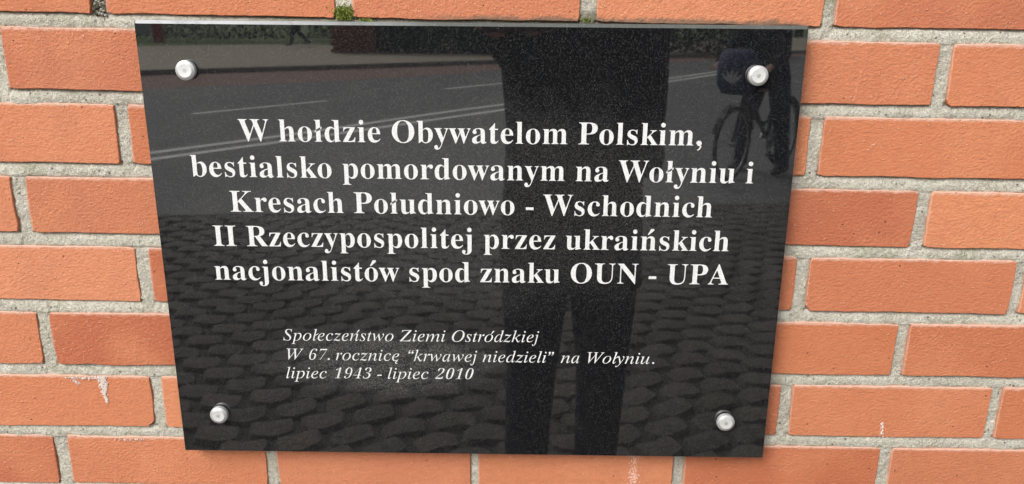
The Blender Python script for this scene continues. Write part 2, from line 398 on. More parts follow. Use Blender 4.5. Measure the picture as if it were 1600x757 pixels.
crust('lime_bloom', [(.820,-.118),(.815,-.150)], [.0012,.0012], 40, .0006, 6, 'scuff')
crust('lime_bloom', [(.846,-.196),(.838,-.206)], [.0012,.0022], 22, .0006, 7, 'scuff')
crust('lime_bloom', [(-.060,-.5835),(-.045,-.5855),(-.02,-.5835)], [.004,.002,.004], 40, .0006, 8)
crust('lime_bloom', [(.775,-.0885),(.79,-.0905),(.82,-.089)], [.008,.006,.004], 60, .0006, 9)
# crumbled mortar in the joint at the top left
rg = random.Random(5); mb = MB(); db = MB()
for i in range(70):
    x = -.010+rg.gauss(0, .0045); z = -.045+rg.gauss(0, .014); s = rg.uniform(.0009, .0022)
    if z > -.02: continue
    n = 6; pts = []
    for lat in (-.6, .2, .9):
        for j in range(n):
            a = 6.283*j/n; rr = s*math.sqrt(max(.05, 1-lat*lat))*rg.uniform(.8, 1.2); pts.append((x+math.cos(a)*rr, .0035-lat*s*rg.uniform(.8, 1.3), z+math.sin(a)*rr))
    (mb if rg.random() < .72 else db).add(pts, [(k*n+j, k*n+(j+1) % n, (k+1)*n+(j+1) % n, (k+1)*n+j) for k in range(2) for j in range(n)]+[tuple(range(2*n, 3*n))])
for b, nm, mt in ((mb, 'mortar_crumbs', 'mortar'), (db, 'joint_dirt', 'dirt')):
    o = b.build(nm, M[mt], wall, True); o.location = -WL; o['kind'] = 'stuff'
# moss
def moss(c, wx, wz, n, seed, label):
    rg = random.Random(seed); mb = MB()
    for _ in range(n):
        x = rg.gauss(0, wx*.42); z = rg.gauss(0, wz*.42); y = -abs(rg.gauss(0, .0022)); L = rg.uniform(.0012, .0030); wd = L*rg.uniform(.22, .4)
        d = Vector((rg.gauss(0, .7), -abs(rg.gauss(.6, .5)), rg.gauss(.5, .6))).normalized(); s = d.cross(Vector((rg.gauss(0,1), rg.gauss(0,1), rg.gauss(0,1)))).normalized()*wd
        p = Vector((x, y, z)); mb.add([p-s*.4, p+d*L*.5-s, p+d*L, p+d*L*.5+s], [(0, 1, 2, 3)])
    o = mb.build('moss_tuft', M['moss'], None); o.location = c; tag(o, label, 'moss', 'moss growing along the top of the plaque'); return o
moss((.2552, .0015, -.0632), .0115, .0085, 1200, 1, 'bright green moss cushion in the upright joint above the plaque')
moss((.2790, -.001, -.0700), .009, .0022, 130, 2, 'tiny yellowish moss sprig just right of the big moss cushion')
moss((.5170, .001, -.0672), .007, .0022, 130, 3, 'dull olive moss at the foot of the joint above the middle of the inscription')

# ------------------------------------------------------------------ the plaque
PY = -.022                                                    # front face
plaque = empty('memorial_plaque', (.3936, PY, -.3286), 0, 'polished black granite memorial plaque with white Polish inscription fixed to the brick wall', 'plaque')
PL = Vector(plaque.location)
C4 = [(.0355, -.0718), (.7502, -.0697), (.7522, -.5852), (.0372, -.5860)]   # TL TR BR BL outer outline
def corner_round(c4, rr, ins=0.0):
    out = []
    c4 = [Vector((a, b)) for a, b in c4]; cen = sum(c4, Vector((0, 0)))/4
    for i in range(4):
        p = c4[i]; a = (c4[i-1]-p).normalized(); b = (c4[(i+1) % 4]-p).normalized()
        p = p + (a+b)*ins; s, e = p+a*rr, p+b*rr
        for k in range(5):
            t = k/4; out.append((1-t)**2*s + 2*t*(1-t)*p + t*t*e)
    return out
Tk = .019
CT = .0036                                                    # the top chamfer is wide, the others are a fine arris
fc = [Vector(C4[0]) + Vector((.0011, -CT)), Vector(C4[1]) + Vector((-.0011, -CT)), Vector(C4[2]) + Vector((-.0009, .0009)), Vector(C4[3]) + Vector((.0009, .0009))]
outer = corner_round(C4, .0010); front = corner_round(fc, .0012)
# lower corners are slightly rounded
def ringv(pts, y): return [(p[0]-PL.x, y-PL.y, p[1]-PL.z) for p in pts]
n = len(outer)
CD = .0034
def dy(i): return CD if i < 10 else .0010
v = ringv(front, PY) + [(p[0]-PL.x, dy(i), p[1]-PL.z) for i, p in enumerate(outer)] + ringv(outer, PY+Tk)
fr = MB(); fr.add(v[:n], [tuple(range(n))]); fr.build('slab_face', M['granite'], plaque)
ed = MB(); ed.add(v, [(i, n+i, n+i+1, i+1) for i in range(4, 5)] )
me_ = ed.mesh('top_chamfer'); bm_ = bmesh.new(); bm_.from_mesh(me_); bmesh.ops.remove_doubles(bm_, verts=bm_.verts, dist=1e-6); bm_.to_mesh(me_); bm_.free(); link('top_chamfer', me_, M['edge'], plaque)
sd_ = MB(); sd_.add(v, [(i, n+i, n+(i+1) % n, (i+1) % n) for i in range(n) if i != 4] + [(n+i, 2*n+i, 2*n+(i+1) % n, n+(i+1) % n) for i in range(n)] + [tuple(range(2*n, 3*n))])
sd_.build('slab_body', M['side'], plaque)

# ---- lettering: each line of the inscription is one shallow raised mesh on the stone
GL = {}
def raw(ch, offs=0):
    cu = bpy.data.curves.new('g', 'FONT'); cu.body = ch; cu.resolution_u = 5; cu.offset = offs; cu.fill_mode = 'BOTH'; cu.extrude = .006
    o = bpy.data.objects.new('g', cu); COL.objects.link(o)
    bpy.context.view_layer.update()
    me = bpy.data.meshes.new_from_object(o.evaluated_get(bpy.context.evaluated_depsgraph_get()))
    v = np.array([tuple(q.co) for q in me.vertices]); f = [tuple(p.vertices) for p in me.polygons]
    bpy.data.objects.remove(o); bpy.data.curves.remove(cu); bpy.data.meshes.remove(me)
    return v, f
def code(ch, bold):
    b = 0x1D400 if bold else 0x1D434
    if 'A' <= ch <= 'Z': return chr(b+ord(ch)-65)
    if ch == 'h' and not bold: return '\u210e'
    if 'a' <= ch <= 'z': return chr(b+26+ord(ch)-97)
    if '0' <= ch <= '9': return chr(0x1D7CE+ord(ch)-48)
def prism(poly, hh=.006):
    n = len(poly); return (np.array([(x, y, hh) for x, y in poly]+[(x, y, -hh) for x, y in poly]),
        [tuple(range(n)), tuple(range(2*n-1, n-1, -1))]+[(i, n+i, n+(i+1) % n, (i+1) % n) for i in range(n)])
def join(parts):
    V = []; F = []; k = 0
    for v_, f_ in parts: V.append(v_); F += [tuple(i+k for i in q) for q in f_]; k += len(v_)
    return np.concatenate(V), F
def disc(x, y, r_, n=18): return prism([(x+r_*math.cos(-6.283*i/n), y+r_*math.sin(-6.283*i/n)) for i in range(n)])
def comma(x, y, s, flip=1):
    pts = []
    for i in range(13): a = R(-60+ i*20); pts.append((s*math.cos(a), s*math.sin(a)))
    pts += [(-s*.35, -s*.95), (s*.1, -s*.9), (s*.42, -s*1.25), (s*.25, -s*1.9), (-s*.55, -s*2.5), (-s*.35, -s*2.75), (s*.55, -s*2.2), (s*1.02, -s*1.1)]
    pts = [(x+flip*a, y+flip*b) for a, b in pts]; return prism(pts[::-1])
S0 = raw(code('H', True))[0]; CAPU = (S0[:, 1].max()-S0[:, 1].min())/.676     # glyph units per em
def glyph(ch, bold):
    key = (ch, bold)
    if key in GL: return GL[key]
    sh = 0 if bold else .27
    turned = ch == '9' and not bold            # the nine is the six turned half round
    basech = {'9': '6' if turned else '9', 'ł': 'l', 'ń': 'n', 'ó': 'o', 'ę': 'e'}.get(ch, ch)
    if ch == ' ': g = (None, None, .25)
    elif ch == '-': g = (*prism([(.045, .17), (.29, .17), (.29, .255), (.045, .255)] if bold else [(.05, .19), (.28, .19), (.295, .25), (.065, .25)]), .333)
    elif ch == '.': g = (*disc(.125, .062, .078 if bold else .055), .25)
    elif ch == ',': g = (*comma(.125, .07, .082), .25)
    elif ch in '“”':
        fl = -1 if ch == '“' else 1; yy = .53 if fl < 0 else .62
        a = [comma(.12 if fl > 0 else .20, yy, .058, fl), comma(.29 if fl > 0 else .37, yy, .058, fl)]
        v_, f_ = join(a); v_[:, 0] += (v_[:, 1]-.55)*.25 + (-.02 if fl > 0 else .04); g = (v_, f_, .46)
    else:
        dg = '0' <= ch <= '9'
        v1, f1 = raw(code(basech, bold), -.024 if (dg and not bold) else (-.006 if bold else -.007)); v2, _ = raw(code(basech, bold)*2)
        adv = (v2[:, 0].max()-raw(code(basech, bold))[0][:, 0].max())/CAPU; v1 = v1.copy(); v1[:, :2] /= CAPU
        if dg: 
            v1[:, 0] *= .50/adv*.96; adv = .50
            if turned:
                c0 = (v1.max(0)+v1.min(0))/2; v1[:, 0] = 2*c0[0]-v1[:, 0]; v1[:, 1] = 2*c0[1]-v1[:, 1]
            v1[:, 0] += v1[:, 1]*sh - .02
        parts = [(v1, f1)]
        if ch == 'ł':
            c = adv/2 + (.36*sh if sh else 0); hw = .105 if bold else .09; th = .030 if bold else .016; sl = .60
            parts.append(prism([(c-hw, .375-hw*sl-th), (c-hw, .375-hw*sl+th), (c+hw, .375+hw*sl+th), (c+hw, .375+hw*sl-th)][::-1]))
        if ch in 'ńó':
            c = adv/2 + (.14 if sh else 0); parts.append(prism([(c-.035, .515), (c+.06, .705), (c+.155, .705), (c+.165, .66), (c+.0, .515)][::-1] if bold else [(c-.04, .50), (c+.06, .675), (c+.12, .685), (c+.125, .65), (c-.01, .50)][::-1]))
        if ch == 'ę':
            parts.append(prism([(.25, .02), (.15, -.07), (.145, -.14), (.20, -.185), (.28, -.17), (.275, -.15), (.22, -.15), (.20, -.11), (.23, -.06), (.31, .02)][::-1]))
        v_, f_ = join(parts); g = (v_, f_, adv)
    GL[key] = g; return g
def inscription(text, xa, xb, za, zb, em, bold):
    x = 0; parts = []; track = .014 if bold else .012
    for ch in text:
        v_, f_, adv = glyph(ch, bold)
        if v_ is not None:
            q = v_.copy(); q[:, 0] += x; parts.append((q, f_))
        x += adv + track
    V, F = join(parts); mn, mx = V[:, 0].min(), V[:, 0].max(); sx = (xb-xa)/(mx-mn)
    print('LINE', text[:12], 'em from width', round(sx, 5), 'em', em)
    out = []
    for p in V:
        u = (p[0]-mn)*sx; out.append((xa+u-PL.x, -.0003 - p[2]*.03, za+(zb-za)*u/(xb-xa) + p[1]*em - PL.z))
    me = pydata('inscription_line', out, F); o = link('inscription_line', me, M['paint'], plaque)
    o['label'] = 'raised white line reading ' + text.replace('“', '').replace('”', ''); return o
EB, EI = .0360, .0206
inscription('W hołdzie Obywatelom Polskim,', .1375, .6462, -.1993, -.1980, EB, True)
inscription('bestialsko pomordowanym na Wołyniu i', .0812, .7063, -.2397, -.2396, EB, True)
inscription('Kresach Południowo - Wschodnich', .1213, .6640, -.2798, -.2792, EB, True)
inscription('II Rzeczypospolitej przez ukraińskich', .0985, .6862, -.3204, -.3188, EB, True)
inscription('nacjonalistów spod znaku OUN - UPA', .0962, .6891, -.3613, -.3591, EB, True)
inscription('Społeczeństwo Ziemi Ostródzkiej', .1698, .4725, -.4363, -.4343, EI, False)
inscription('W 67. rocznicę “krwawej niedzieli” na Wołyniu.', .1727, .6102, -.4610, -.4603, EI, False)
inscription('lipiec 1943 - lipiec 2010', .1701, .3951, -.4854, -.4836, EI, False)
# ---- four standoff caps
capm = MB().lathe([(.0060, .0), (.0092, 0.0), (.0092, -.0014), (.0104, -.0016), (.0107, -.0022), (.0107, -.0060), (.0103, -.0070), (.0080, -.0082), (.0076, -.0083)], n=48).mesh('cap', False)
facem = MB().lathe([(.0074, -.0081), (.0073, -.0085), (.0068, -.00855), (.0050, -.0084), (.0022, -.0083), (.0014, -.0079)], n=40).mesh('cap_face', False)
for m_ in (capm, facem): m_.materials.clear()
capm.materials.append(M['cap']); facem.materials.append(M['capface'])
backm = MB().lathe([(.006, 0), (.006, .0045), (.0055, .0045)], n=20).mesh('standoff_post'); backm.materials.append(M['cap'])
for (x, z) in ((0.0883, -0.1232), (0.6993, -0.1215), (0.7005, -0.5338), (0.0863, -0.5333)):
    c = link('screw_cap', capm, None, plaque); c.location = Vector((x, PY, z)) - PL
    link('cap_face', facem, None, c)
    p = link('standoff_post', backm, None, plaque); p.location = Vector((x, PY+Tk-.001, z)) - PL

# ------------------------------------------------------------------ the street in front of the wall (seen mirrored in the granite)
def strip(name, near, farr, z, mat, kind='structure', thick=0):
    n = len(near); v = [(a, b, z) for a, b in near]+[(a, b, z) for a, b in farr]
    return tag(link(name, pydata(name, v, [(i, n+i, n+i+1, i+1) for i in range(n-1)]), mat), kind=kind)
g = NT('grass_ground'); g.base(g.mix(g.noise(3, 5), (.07, .12, .035), (.15, .21, .07))); g.rough(.95)
asph = NT('street_asphalt'); c_ = asph.mix(asph.noise(2.2, 4), (.100, .102, .100), (.135, .136, .131)); c_ = asph.mix(asph.ramp(asph.noise(.9, 3, stretch=(1.5, .5, 1)), .5, .58, 0, .5), c_, (.165, .16, .15)); c_ = asph.mix(asph.ramp(asph.noise(300, 2), .5, .7, 0, .5), c_, (.22, .22, .22)); asph.base(c_); asph.rough(.85)
pav = NT('far_pavement'); pav.base(pav.mix(pav.noise(1.2, 4), (.32, .28, .21), (.42, .37, .28))); pav.rough(.9)
pink = NT('red_cycle_strip'); pink.base(pink.mix(pink.noise(3, 4), (.20, .115, .09), (.27, .165, .13))); pink.rough(.9)
sett = NT('paving_stone'); rn_ = sett.n('ShaderNodeNewGeometry').outputs['Random Per Island']; c_ = sett.mix(rn_, (.055, .047, .039), (.105, .089, .072)); c_ = sett.mix(sett.ramp(sett.noise(18, 4, .7), .4, .7, 0, .6), c_, (.15, .13, .11)); c_ = sett.mix(sett.ramp(sett.noise(5, 3), .52, .68, 0, .6), c_, (.085, .09, .045)); c_ = sett.mix(sett.ramp(sett.noise(2.2, 2), .45, .65, 0, .5), c_, (.07, .05, .042)); sett.base(c_); sett.rough(.85); sett.bump(sett.noise(45, 5, .65), .9, .02)
sand = simple('dark_joint_sand', (.042, .037, .030), .95)
kerbm = simple('kerb_concrete', (.17, .16, .14), .9)
white_line = simple('road_marking_paint', (.80, .80, .76), .8, 0, .25, 12)
for s_, z_ in ((300, GZ-.03),):
    tag(link('ground', pydata('ground', [(-s_, -s_, z_), (s_, -s_, z_), (s_, s_, z_), (-s_, s_, z_)], [(0, 1, 2, 3)]), g.m), kind='structure')
near_edge = [(-60, -3.4), (-20, -3.9), (-6, -4.6), (0, -5.3), (6, -6.2), (20, -8.5), (60, -15)]
wallb = [(a, .1) for a, b in near_edge]
strip('pavement_bed', wallb, near_edge, GZ-.018, sand)
kr = [(-60, -7.5), (-30, -10.2), (-14, -13.6), (-7.92, -17.0), (-5.76, -18.4), (-2.99, -20.15), (-.25, -22.1), (10, -29), (60, -62)]
pk = [(-60, -5.2), (-30, -7.9), (-14, -11.2), (-6.5, -14.3), (-4.81, -15.45), (-2.51, -17.1), (-.18, -19.7), (10, -27.6), (60, -60.6)]
bk = [(a, b-13) if a < -6 else (a, b-11) for a, b in kr]
def resamp(pl, xs_): return [(x, float(np.interp(x, [p[0] for p in pl], [p[1] for p in pl]))) for x in xs_]
XS = [-60, -45, -30, -20, -14, -11, -8, -6.5, -5.5, -4.5, -3.5, -2.5, -1.2, -.2, 2, 4, 7, 10, 20, 35, 60]
strip('road', resamp(near_edge, XS), resamp(pk, XS), GZ-.012, asph.m)
strip('cycle_strip', resamp(pk, XS), resamp(kr, XS), GZ-.011, pink.m)
K = resamp(kr, XS); kb = MB(); L_ = len(K)
for i in range(L_-1):
    (x0, y0), (x1, y1) = K[i], K[i+1]
    kb.add([(x0, y0, GZ-.03), (x1, y1, GZ-.03), (x1, y1, GZ+.10), (x0, y0, GZ+.10), (x0, y0-.18, GZ+.10), (x1, y1-.18, GZ+.10), (x0, y0-.18, GZ-.03), (x1, y1-.18, GZ-.03)], [(0, 1, 2, 3), (3, 2, 5, 4), (4, 5, 7, 6)])
tag(kb.build('far_kerb', kerbm), kind='structure')
strip('far_pavement', [(a, b-.18) for a, b in K], resamp(bk, XS), GZ+.096, pav.m)
def stripe(pts, wd, z, mb):
    for (x0, y0), (x1, y1) in zip(pts, pts[1:]):
        d = Vector((x1-x0, y1-y0)).normalized(); nn = Vector((-d.y, d.x))*wd/2
        mb.add([(x0+nn.x, y0+nn.y, z), (x1+nn.x, y1+nn.y, z), (x1-nn.x, y1-nn.y, z), (x0-nn.x, y0-nn.y, z)], [(0, 1, 2, 3)])
ml = MB()
stripe([(-4.2, -6.15), (-3.3, -7.29), (-2.03, -8.84), (-.21, -11.19), (1.87, -13.94), (3.7, -17.0), (8, -23)], .14, GZ-.007, ml)
stripe([(-4.5, -6.35), (-3.55, -7.55), (-2.3, -9.1), (-.48, -11.6), (1.65, -14.25), (3.45, -17.3), (7.6, -23)], .14, GZ-.007, ml)
for s_ in ([(-4.28, -10.8), (-2.76, -12.7)], [(-.95, -14.9), (.5, -16.7)], [(2.2, -18.8), (3.8, -20.8)], [(-7.6, -6.8), (-6.0, -8.7)]): stripe(s_, .12, GZ-.007, ml)
tag(ml.build('road_markings', white_line), kind='structure')
# paving stones: rounded blocks in wavy courses, tops slightly domed
rg = random.Random(11); pm = MB()
def near_y(x): return float(np.interp(x, [p[0] for p in near_edge], [p[1] for p in near_edge]))
PW, PH = .195, .155
for iy in range(0, 48):
    for ix in range(-34, 34):
        cx = ix*PW + (PW/2 if iy % 2 else 0) + .4; cy = -.13 - iy*PH*.86
        # the courses run askew to the wall
        a = R(-17); X_ = .4+(cx-.4)*math.cos(a)-(cy+2)*math.sin(a); Y_ = -2+(cx-.4)*math.sin(a)+(cy+2)*math.cos(a)
        if Y_ > -.10 or Y_ < near_y(X_)+.08 or abs(X_-.6) > 5.2: continue
        hw, hh = PW/2-.005, PH*.46-.004; n = 14; z0 = GZ+rg.uniform(-.006, .004); ang = a+rg.gauss(0, .07)
        ring = []
        for j in range(n):
            t_ = 6.283*(j+.5)/n; ex = math.copysign(abs(math.cos(t_))**.5, math.cos(t_))*hw; ey = math.copysign(abs(math.sin(t_))**.55, math.sin(t_))*hh; ey += .018*math.sin(ex*26+ix)
            ex *= rg.uniform(.93, 1.03); ey *= rg.uniform(.92, 1.04)
            ring.append((ex*math.cos(ang)-ey*math.sin(ang), ex*math.sin(ang)+ey*math.cos(ang)))
        v_ = [(X_, Y_, z0+.006)]+[(X_+p*.86, Y_+q_*.86, z0+.001) for p, q_ in ring]+[(X_+p, Y_+q_, z0-.022) for p, q_ in ring]
        f_ = [(0, 1+j, 1+(j+1) % n) for j in range(n)]+[(1+j, 1+n+j, 1+n+(j+1) % n, 1+(j+1) % n) for j in range(n)]
        pm.add(v_, f_)
o = pm.build('paving_stones', sett.m, None, False); tag(o, kind='stuff'); o['label'] = 'rounded grey brown paving stones laid in skewed courses in front of the wall'; o['category'] = 'paving'

# hedge, planter, signboard, trees across the road
leafm = NT('hedge_leaf'); leafm.base(leafm.mix(leafm.n('ShaderNodeNewGeometry').outputs['Random Per Island'], (.02, .04, .014), (.07, .11, .03))); leafm.rough(.7)
darkleaf = NT('dark_hedge_leaf'); darkleaf.base(darkleaf.mix(darkleaf.n('ShaderNodeNewGeometry').outputs['Random Per Island'], (.008, .014, .009), (.025, .035, .02))); darkleaf.rough(.8)
barkm = simple('tree_bark', (.07, .055, .04), .9)
def leaves(mb, fn, n, size, rg):
    for _ in range(n):
        p = Vector(fn()); d = Vector((rg.gauss(0,1), rg.gauss(0,1), rg.gauss(0,1))).normalized(); s = d.orthogonal().normalized()*size*rg.uniform(.5, 1.3); t_ = d.cross(s)*rg.uniform(.5, .9)
        mb.add([p-s, p-t_, p+s, p+t_], [(0, 1, 2, 3)])
def hedge(x0, x1, y0, y1, h, mat, label, n, seed):
    rg = random.Random(seed); root = empty('hedge', ((x0+x1)/2, (y0+y1)/2, GZ+.08), 0, label, 'hedge'); mb = MB()
    a, b = (x1-x0)/2, abs(y1-y0)/2
    def fn():
        z = rg.uniform(.02, h); k = rg.random()
        return (rg.uniform(-a, a), b*rg.uniform(.6, 1.02) if k < .6 else rg.uniform(-b, b), z) if k < .8 else (rg.uniform(-a, a), rg.uniform(-b, b), h+rg.gauss(0, .06))
    leaves(mb, fn, n, .07, rg); mb.build('foliage', mat, root)
    for i in range(6): x = -a+a*2*(i+.5)/6; MB().tube([(x, 0, 0), (x+rg.gauss(0,.1), rg.gauss(0,.1), h*.9)], .02, 5).build('stem', barkm, root)
hedge(-4.0, .6, -26.2, -24.9, 1.45, darkleaf.m, 'dark clipped hedge right of the red brick planter across the street', 9000, 1)
hedge(2.0, 9.5, -29, -27, 1.2, darkleaf.m, 'long low dark hedge across the street behind the cyclist', 7000, 2)
hedge(-24, -9.0, -36, -34, 2.0, leafm.m, 'tall green hedge behind the roadside signboard across the street', 9000, 3)
hedge(-9.0, -3.6, -38, -36, 2.1, leafm.m, 'green hedge behind the walking pedestrian across the street', 6000, 4)
pl = empty('brick_planter', (-4.7, -25.4, GZ+.096), 0, 'square red brick planter left of the dark hedge across the street', 'planter')
redb = NT('planter_brick'); bt = redb.n('ShaderNodeTexNoise'); redb.base(redb.mix(redb.noise(6, 4), (.16, .055, .035), (.25, .09, .055))); redb.rough(.9)
for k in range(9):
    for i in range(5):
        off = .13 if k % 2 else 0
        MB().box((-.68+i*.27+off*.5, .60, .02+k*.1), (-.68+i*.27+.255+off*.5, .70, .02+k*.1+.088)).build('brick', redb.m, pl)
MB().box((-.62, -.6, 0), (.68, .595, .90)).build('planter_core', kerbm, pl); MB().box((-.74, -.7, .93), (.80, .76, 1.0)).build('coping', redb.m, pl)
sg = empty('signboard', (-13.4, -29.6, GZ+.096), 0, 'grey roadside board with a red post beside the lawn across the street', 'signboard')
MB().box((-.75, -.04, .35), (.35, .04, 1.9)).build('panel', simple('grey_panel', (.30, .31, .32), .5), sg)
MB().box((.38, -.09, 0), (.70, .09, 2.1)).build('post', simple('red_post_paint', (.30, .02, .03), .4), sg); MB().box((-.75, -.03, 0), (-.65, .03, .345)).build('leg', kerbm, sg)
def tree(x, y, h, cr, label, seed):
    rg = random.Random(seed); root = empty('tree', (x, y, GZ-.03), 0, label, 'tree', 'trees across the street'); t_ = MB()
    t_.tube([(0, 0, 0), (.05, .02, h*.25), (-.04, .05, h*.5), (.05, 0, h*.8)], [.26, .2, .15, .05], 9)
    cl = []
    for i in range(9):
        a = i*2.4+rg.random(); e = Vector((math.cos(a)*cr*.7*rg.uniform(.5, 1), math.sin(a)*cr*.7*rg.uniform(.5, 1), h*rg.uniform(.5, .92)))
        s = Vector((0, 0, h*rg.uniform(.3, .5))); t_.tube([s, (s+e)/2+Vector((0, 0, .3)), e], [.09, .06, .025], 6); cl.append((e, cr*rg.uniform(.35, .6)))
    t_.build('trunk', barkm, root, True); mb = MB()
    def fn():
        c, r_ = rg.choice(cl); d = Vector((rg.gauss(0,1), rg.gauss(0,1), rg.gauss(0,.8))).normalized()*r_*rg.uniform(.5, 1.05)**.6; return c+d
    leaves(mb, fn, 5000, .16, rg); mb.build('crown', leafm.m, root)
for i, a in enumerate([(-20, -46, 9, 4, 'broad green tree far left across the street'), (-8, -50, 11, 4.5, 'tallest green tree behind the walking pedestrian'), (4, -44, 9, 3.8, 'green tree straight across the street behind the dark hedge'), (17, -48, 10, 4.2, 'green tree farthest right across the street')]): tree(*a, 20+i)

# ------------------------------------------------------------------ people
def skin_mesh(name, verts, edges, radii, root=0, sub=1):
    me = bpy.data.meshes.new(name); me.from_pydata(verts, edges, []); o = bpy.data.objects.new(name, me); COL.objects.link(o)
    md = o.modifiers.new('s', 'SKIN'); md.use_smooth_shade = True
    for i, r_ in enumerate(radii): me.skin_vertices[0].data[i].radius = r_ if isinstance(r_, tuple) else (r_, r_)
    me.skin_vertices[0].data[root].use_root = True
    s = o.modifiers.new('u', 'SUBSURF'); s.levels = sub; s.render_levels = sub
    bpy.context.view_layer.update()
    out = bpy.data.meshes.new_from_object(o.evaluated_get(bpy.context.evaluated_depsgraph_get()))
    bpy.data.objects.remove(o); bpy.data.meshes.remove(me); out.name = name; out.shade_smooth(); return out
skinm = simple('skin', (.55, .34, .25), .55, 0, .06); hairm = simple('brown_hair', (.05, .032, .02), .7, 0, .4, 200)
def hand(W, H_, right, curl, verts, edges, rad, wi):
    """palm and five fingers hung on vertex wi; W forward (towards the finger tips), H_ across the palm towards the thumb"""
    W = Vector(W).normalized(); H_ = Vector(H_).normalized(); N = W.cross(H_).normalized()*(1 if right else -1); p0 = Vector(verts[wi])
    def add(p, r_, par): verts.append(tuple(p)); rad.append(r_); edges.append((par, len(verts)-1)); return len(verts)-1
    pc = add(p0+W*.05, (.02, .03), wi)
    for k, L in enumerate((.075, .085, .08, .062)):
        b = p0+W*.09+H_*(.030-.020*k); a = add(b, .0095, pc); d = W
        p = b
        for seg in range(3): d = (d + N*curl*.5).normalized(); p = p+d*L/3; a = add(p, .0085-.0009*seg, a)
    a = add(p0+W*.03+H_*.035, .012, pc); p = p0+W*.03+H_*.035; d = (W*.6+H_*.7).normalized()
    for seg in range(2): p = p+d*.03; d = (d+N*curl*.4).normalized(); a = add(p, .010-.001*seg, a)
def person(name, J, loc, rz_, label, coat, trousers, shoe, coat_hem=.80, group=None, bag=None):
    """J: joint dictionary in metres, person faces +y"""
    root = empty(name, loc, rz_, label, 'person', group)
    V = []; E = []; Rr = []
    def a(p, r_, par=None):
        V.append(tuple(p)); Rr.append(r_)
        if par is not None: E.append((par, len(V)-1))
        return len(V)-1
    pel = a(J['pelvis'], (.15, .11)); sp = a(J['belly'], (.14, .10), pel); ch_ = a(J['chest'], (.16, .11), sp); nk = a(J['neck'], .055, ch_)
    hd = a(Vector(J['head'])+Vector((0, .0, -.06)), .065, nk); h2_ = a(J['head'], (.085, .095), hd); a(Vector(J['head'])+Vector((0, -.01, .085)), .06, h2_)
    for s in ('l', 'r'):
        sh_ = a(J['sh'+s], .055, ch_); el = a(J['el'+s], .032, sh_); wr = a(J['wr'+s], .026, el)
        d = Vector(J['wr'+s])-Vector(J['el'+s]); hand(d, J.get('thumb'+s, (0, 0, 1)), s == 'r', .35, V, E, Rr, wr)
        hp = a(J['hip'+s], .095, pel); kn = a(J['kn'+s], .06, hp); an = a(J['an'+s], .04, kn)
        to = a(Vector(J['an'+s])+Vector(J.get('foot'+s, (0, .14, -.05))), .03, an)
    link('body', skin_mesh('body', V, E, Rr, 0, 1), skinm, root)
    hc = Vector(J['head'])
    fb = MB(); fb.tube([hc+Vector((0, .085, .015)), hc+Vector((0, .112, -.022)), hc+Vector((0, .092, -.03))], [.008, .014, .010], 8); fb.build('nose', skinm, root, True)
    for s in (-1, 1):
        MB().lathe([(.001, .092), (.008, .090), (.011, .084), (.011, .08)], (hc.x+s*.032, hc.y, hc.z+.01), 'Y', 10).build('eye', simple('eye', (.03, .02, .015), .2), root, True)
        MB().tube([hc+Vector((s*.083, -.005, -.03)), hc+Vector((s*.092, -.012, .0)), hc+Vector((s*.085, -.01, .03))], [.008, .014, .010], 8).build('ear', skinm, root, True)
    MB().tube([hc+Vector((-.024, .090, -.052)), hc+Vector((0, .098, -.054)), hc+Vector((.024, .090, -.052))], .005, 6).build('mouth', simple('lips', (.40, .16, .14), .5), root, True)
    hb = MB(); rings = [(hc+Vector((0, -.03, -.05)), .078, .075), (hc+Vector((0, -.028, .0)), .097, .092), (hc+Vector((0, -.018, .05)), .096, .10), (hc+Vector((0, -.01, .095)), .075, .08), (hc+Vector((0, -.01, .118)), .03, .035)]
    hb.loft([(tuple(c), rx, ry) for c, rx, ry in rings], 18); hb.build('hair', hairm, root, True)
    cb = MB(); P = Vector(J['pelvis']); C_ = Vector(J['chest']); hz = coat_hem
    hem = P+Vector((0, 0, hz-P.z)); cb.loft([(tuple(hem), .215, .150), (tuple(P), .205, .145), (tuple((P+C_)/2), .195, .135), (tuple(C_), .215, .135), (tuple(C_+Vector((0, 0, .09))), .19, .115), (tuple(C_+Vector((0, 0, .15))), .09, .085)], 26)
    for s in ('l', 'r'):
        S_ = Vector(J['sh'+s]); E_ = Vector(J['el'+s]); W_ = Vector(J['wr'+s])
        cb.tube([S_*.85+C_*.15, S_, S_*.5+E_*.5, E_, E_*.5+W_*.5, W_], [.076, .082, .068, .062, .054, .042], 14)
    cb.build('jacket', coat, root, True)
    tb = MB()
    tb.loft([(tuple(Vector(J['pelvis'])+Vector((0, 0, -.13))), .15, .12), (tuple(J['pelvis']), .19, .13), (tuple(Vector(J['pelvis'])+Vector((0, 0, .08))), .18, .125)], 20)
    for s in ('l', 'r'):
        H2 = Vector(J['hip'+s]); K_ = Vector(J['kn'+s]); A_ = Vector(J['an'+s])
        tb.tube([H2, H2*.5+K_*.5, K_, K_*.5+A_*.5, A_+Vector((0, 0, -.03))], [.108, .098, .078, .072, .066], 14)
        F_ = Vector(J.get('foot'+s, (0, .14, -.05)))
        fl = Vector((F_.x, F_.y, 0)).normalized(); sb_ = MB(); b0 = A_-fl*.06
        sb_.tube([b0+Vector((0, 0, -.035)), A_+Vector((0, 0, -.02)), A_+fl*.09+Vector((0, 0, -.038)), A_+fl*.17+Vector((0, 0, -.05)), A_+fl*.20+Vector((0, 0, -.058))], [(.035, .035), (.055, .045), (.040, .048), (.028, .044), (.014, .024)], 12)
        sb_.build('shoe', shoe, root, True)
    tb.build('trousers', trousers, root, True)
    return root
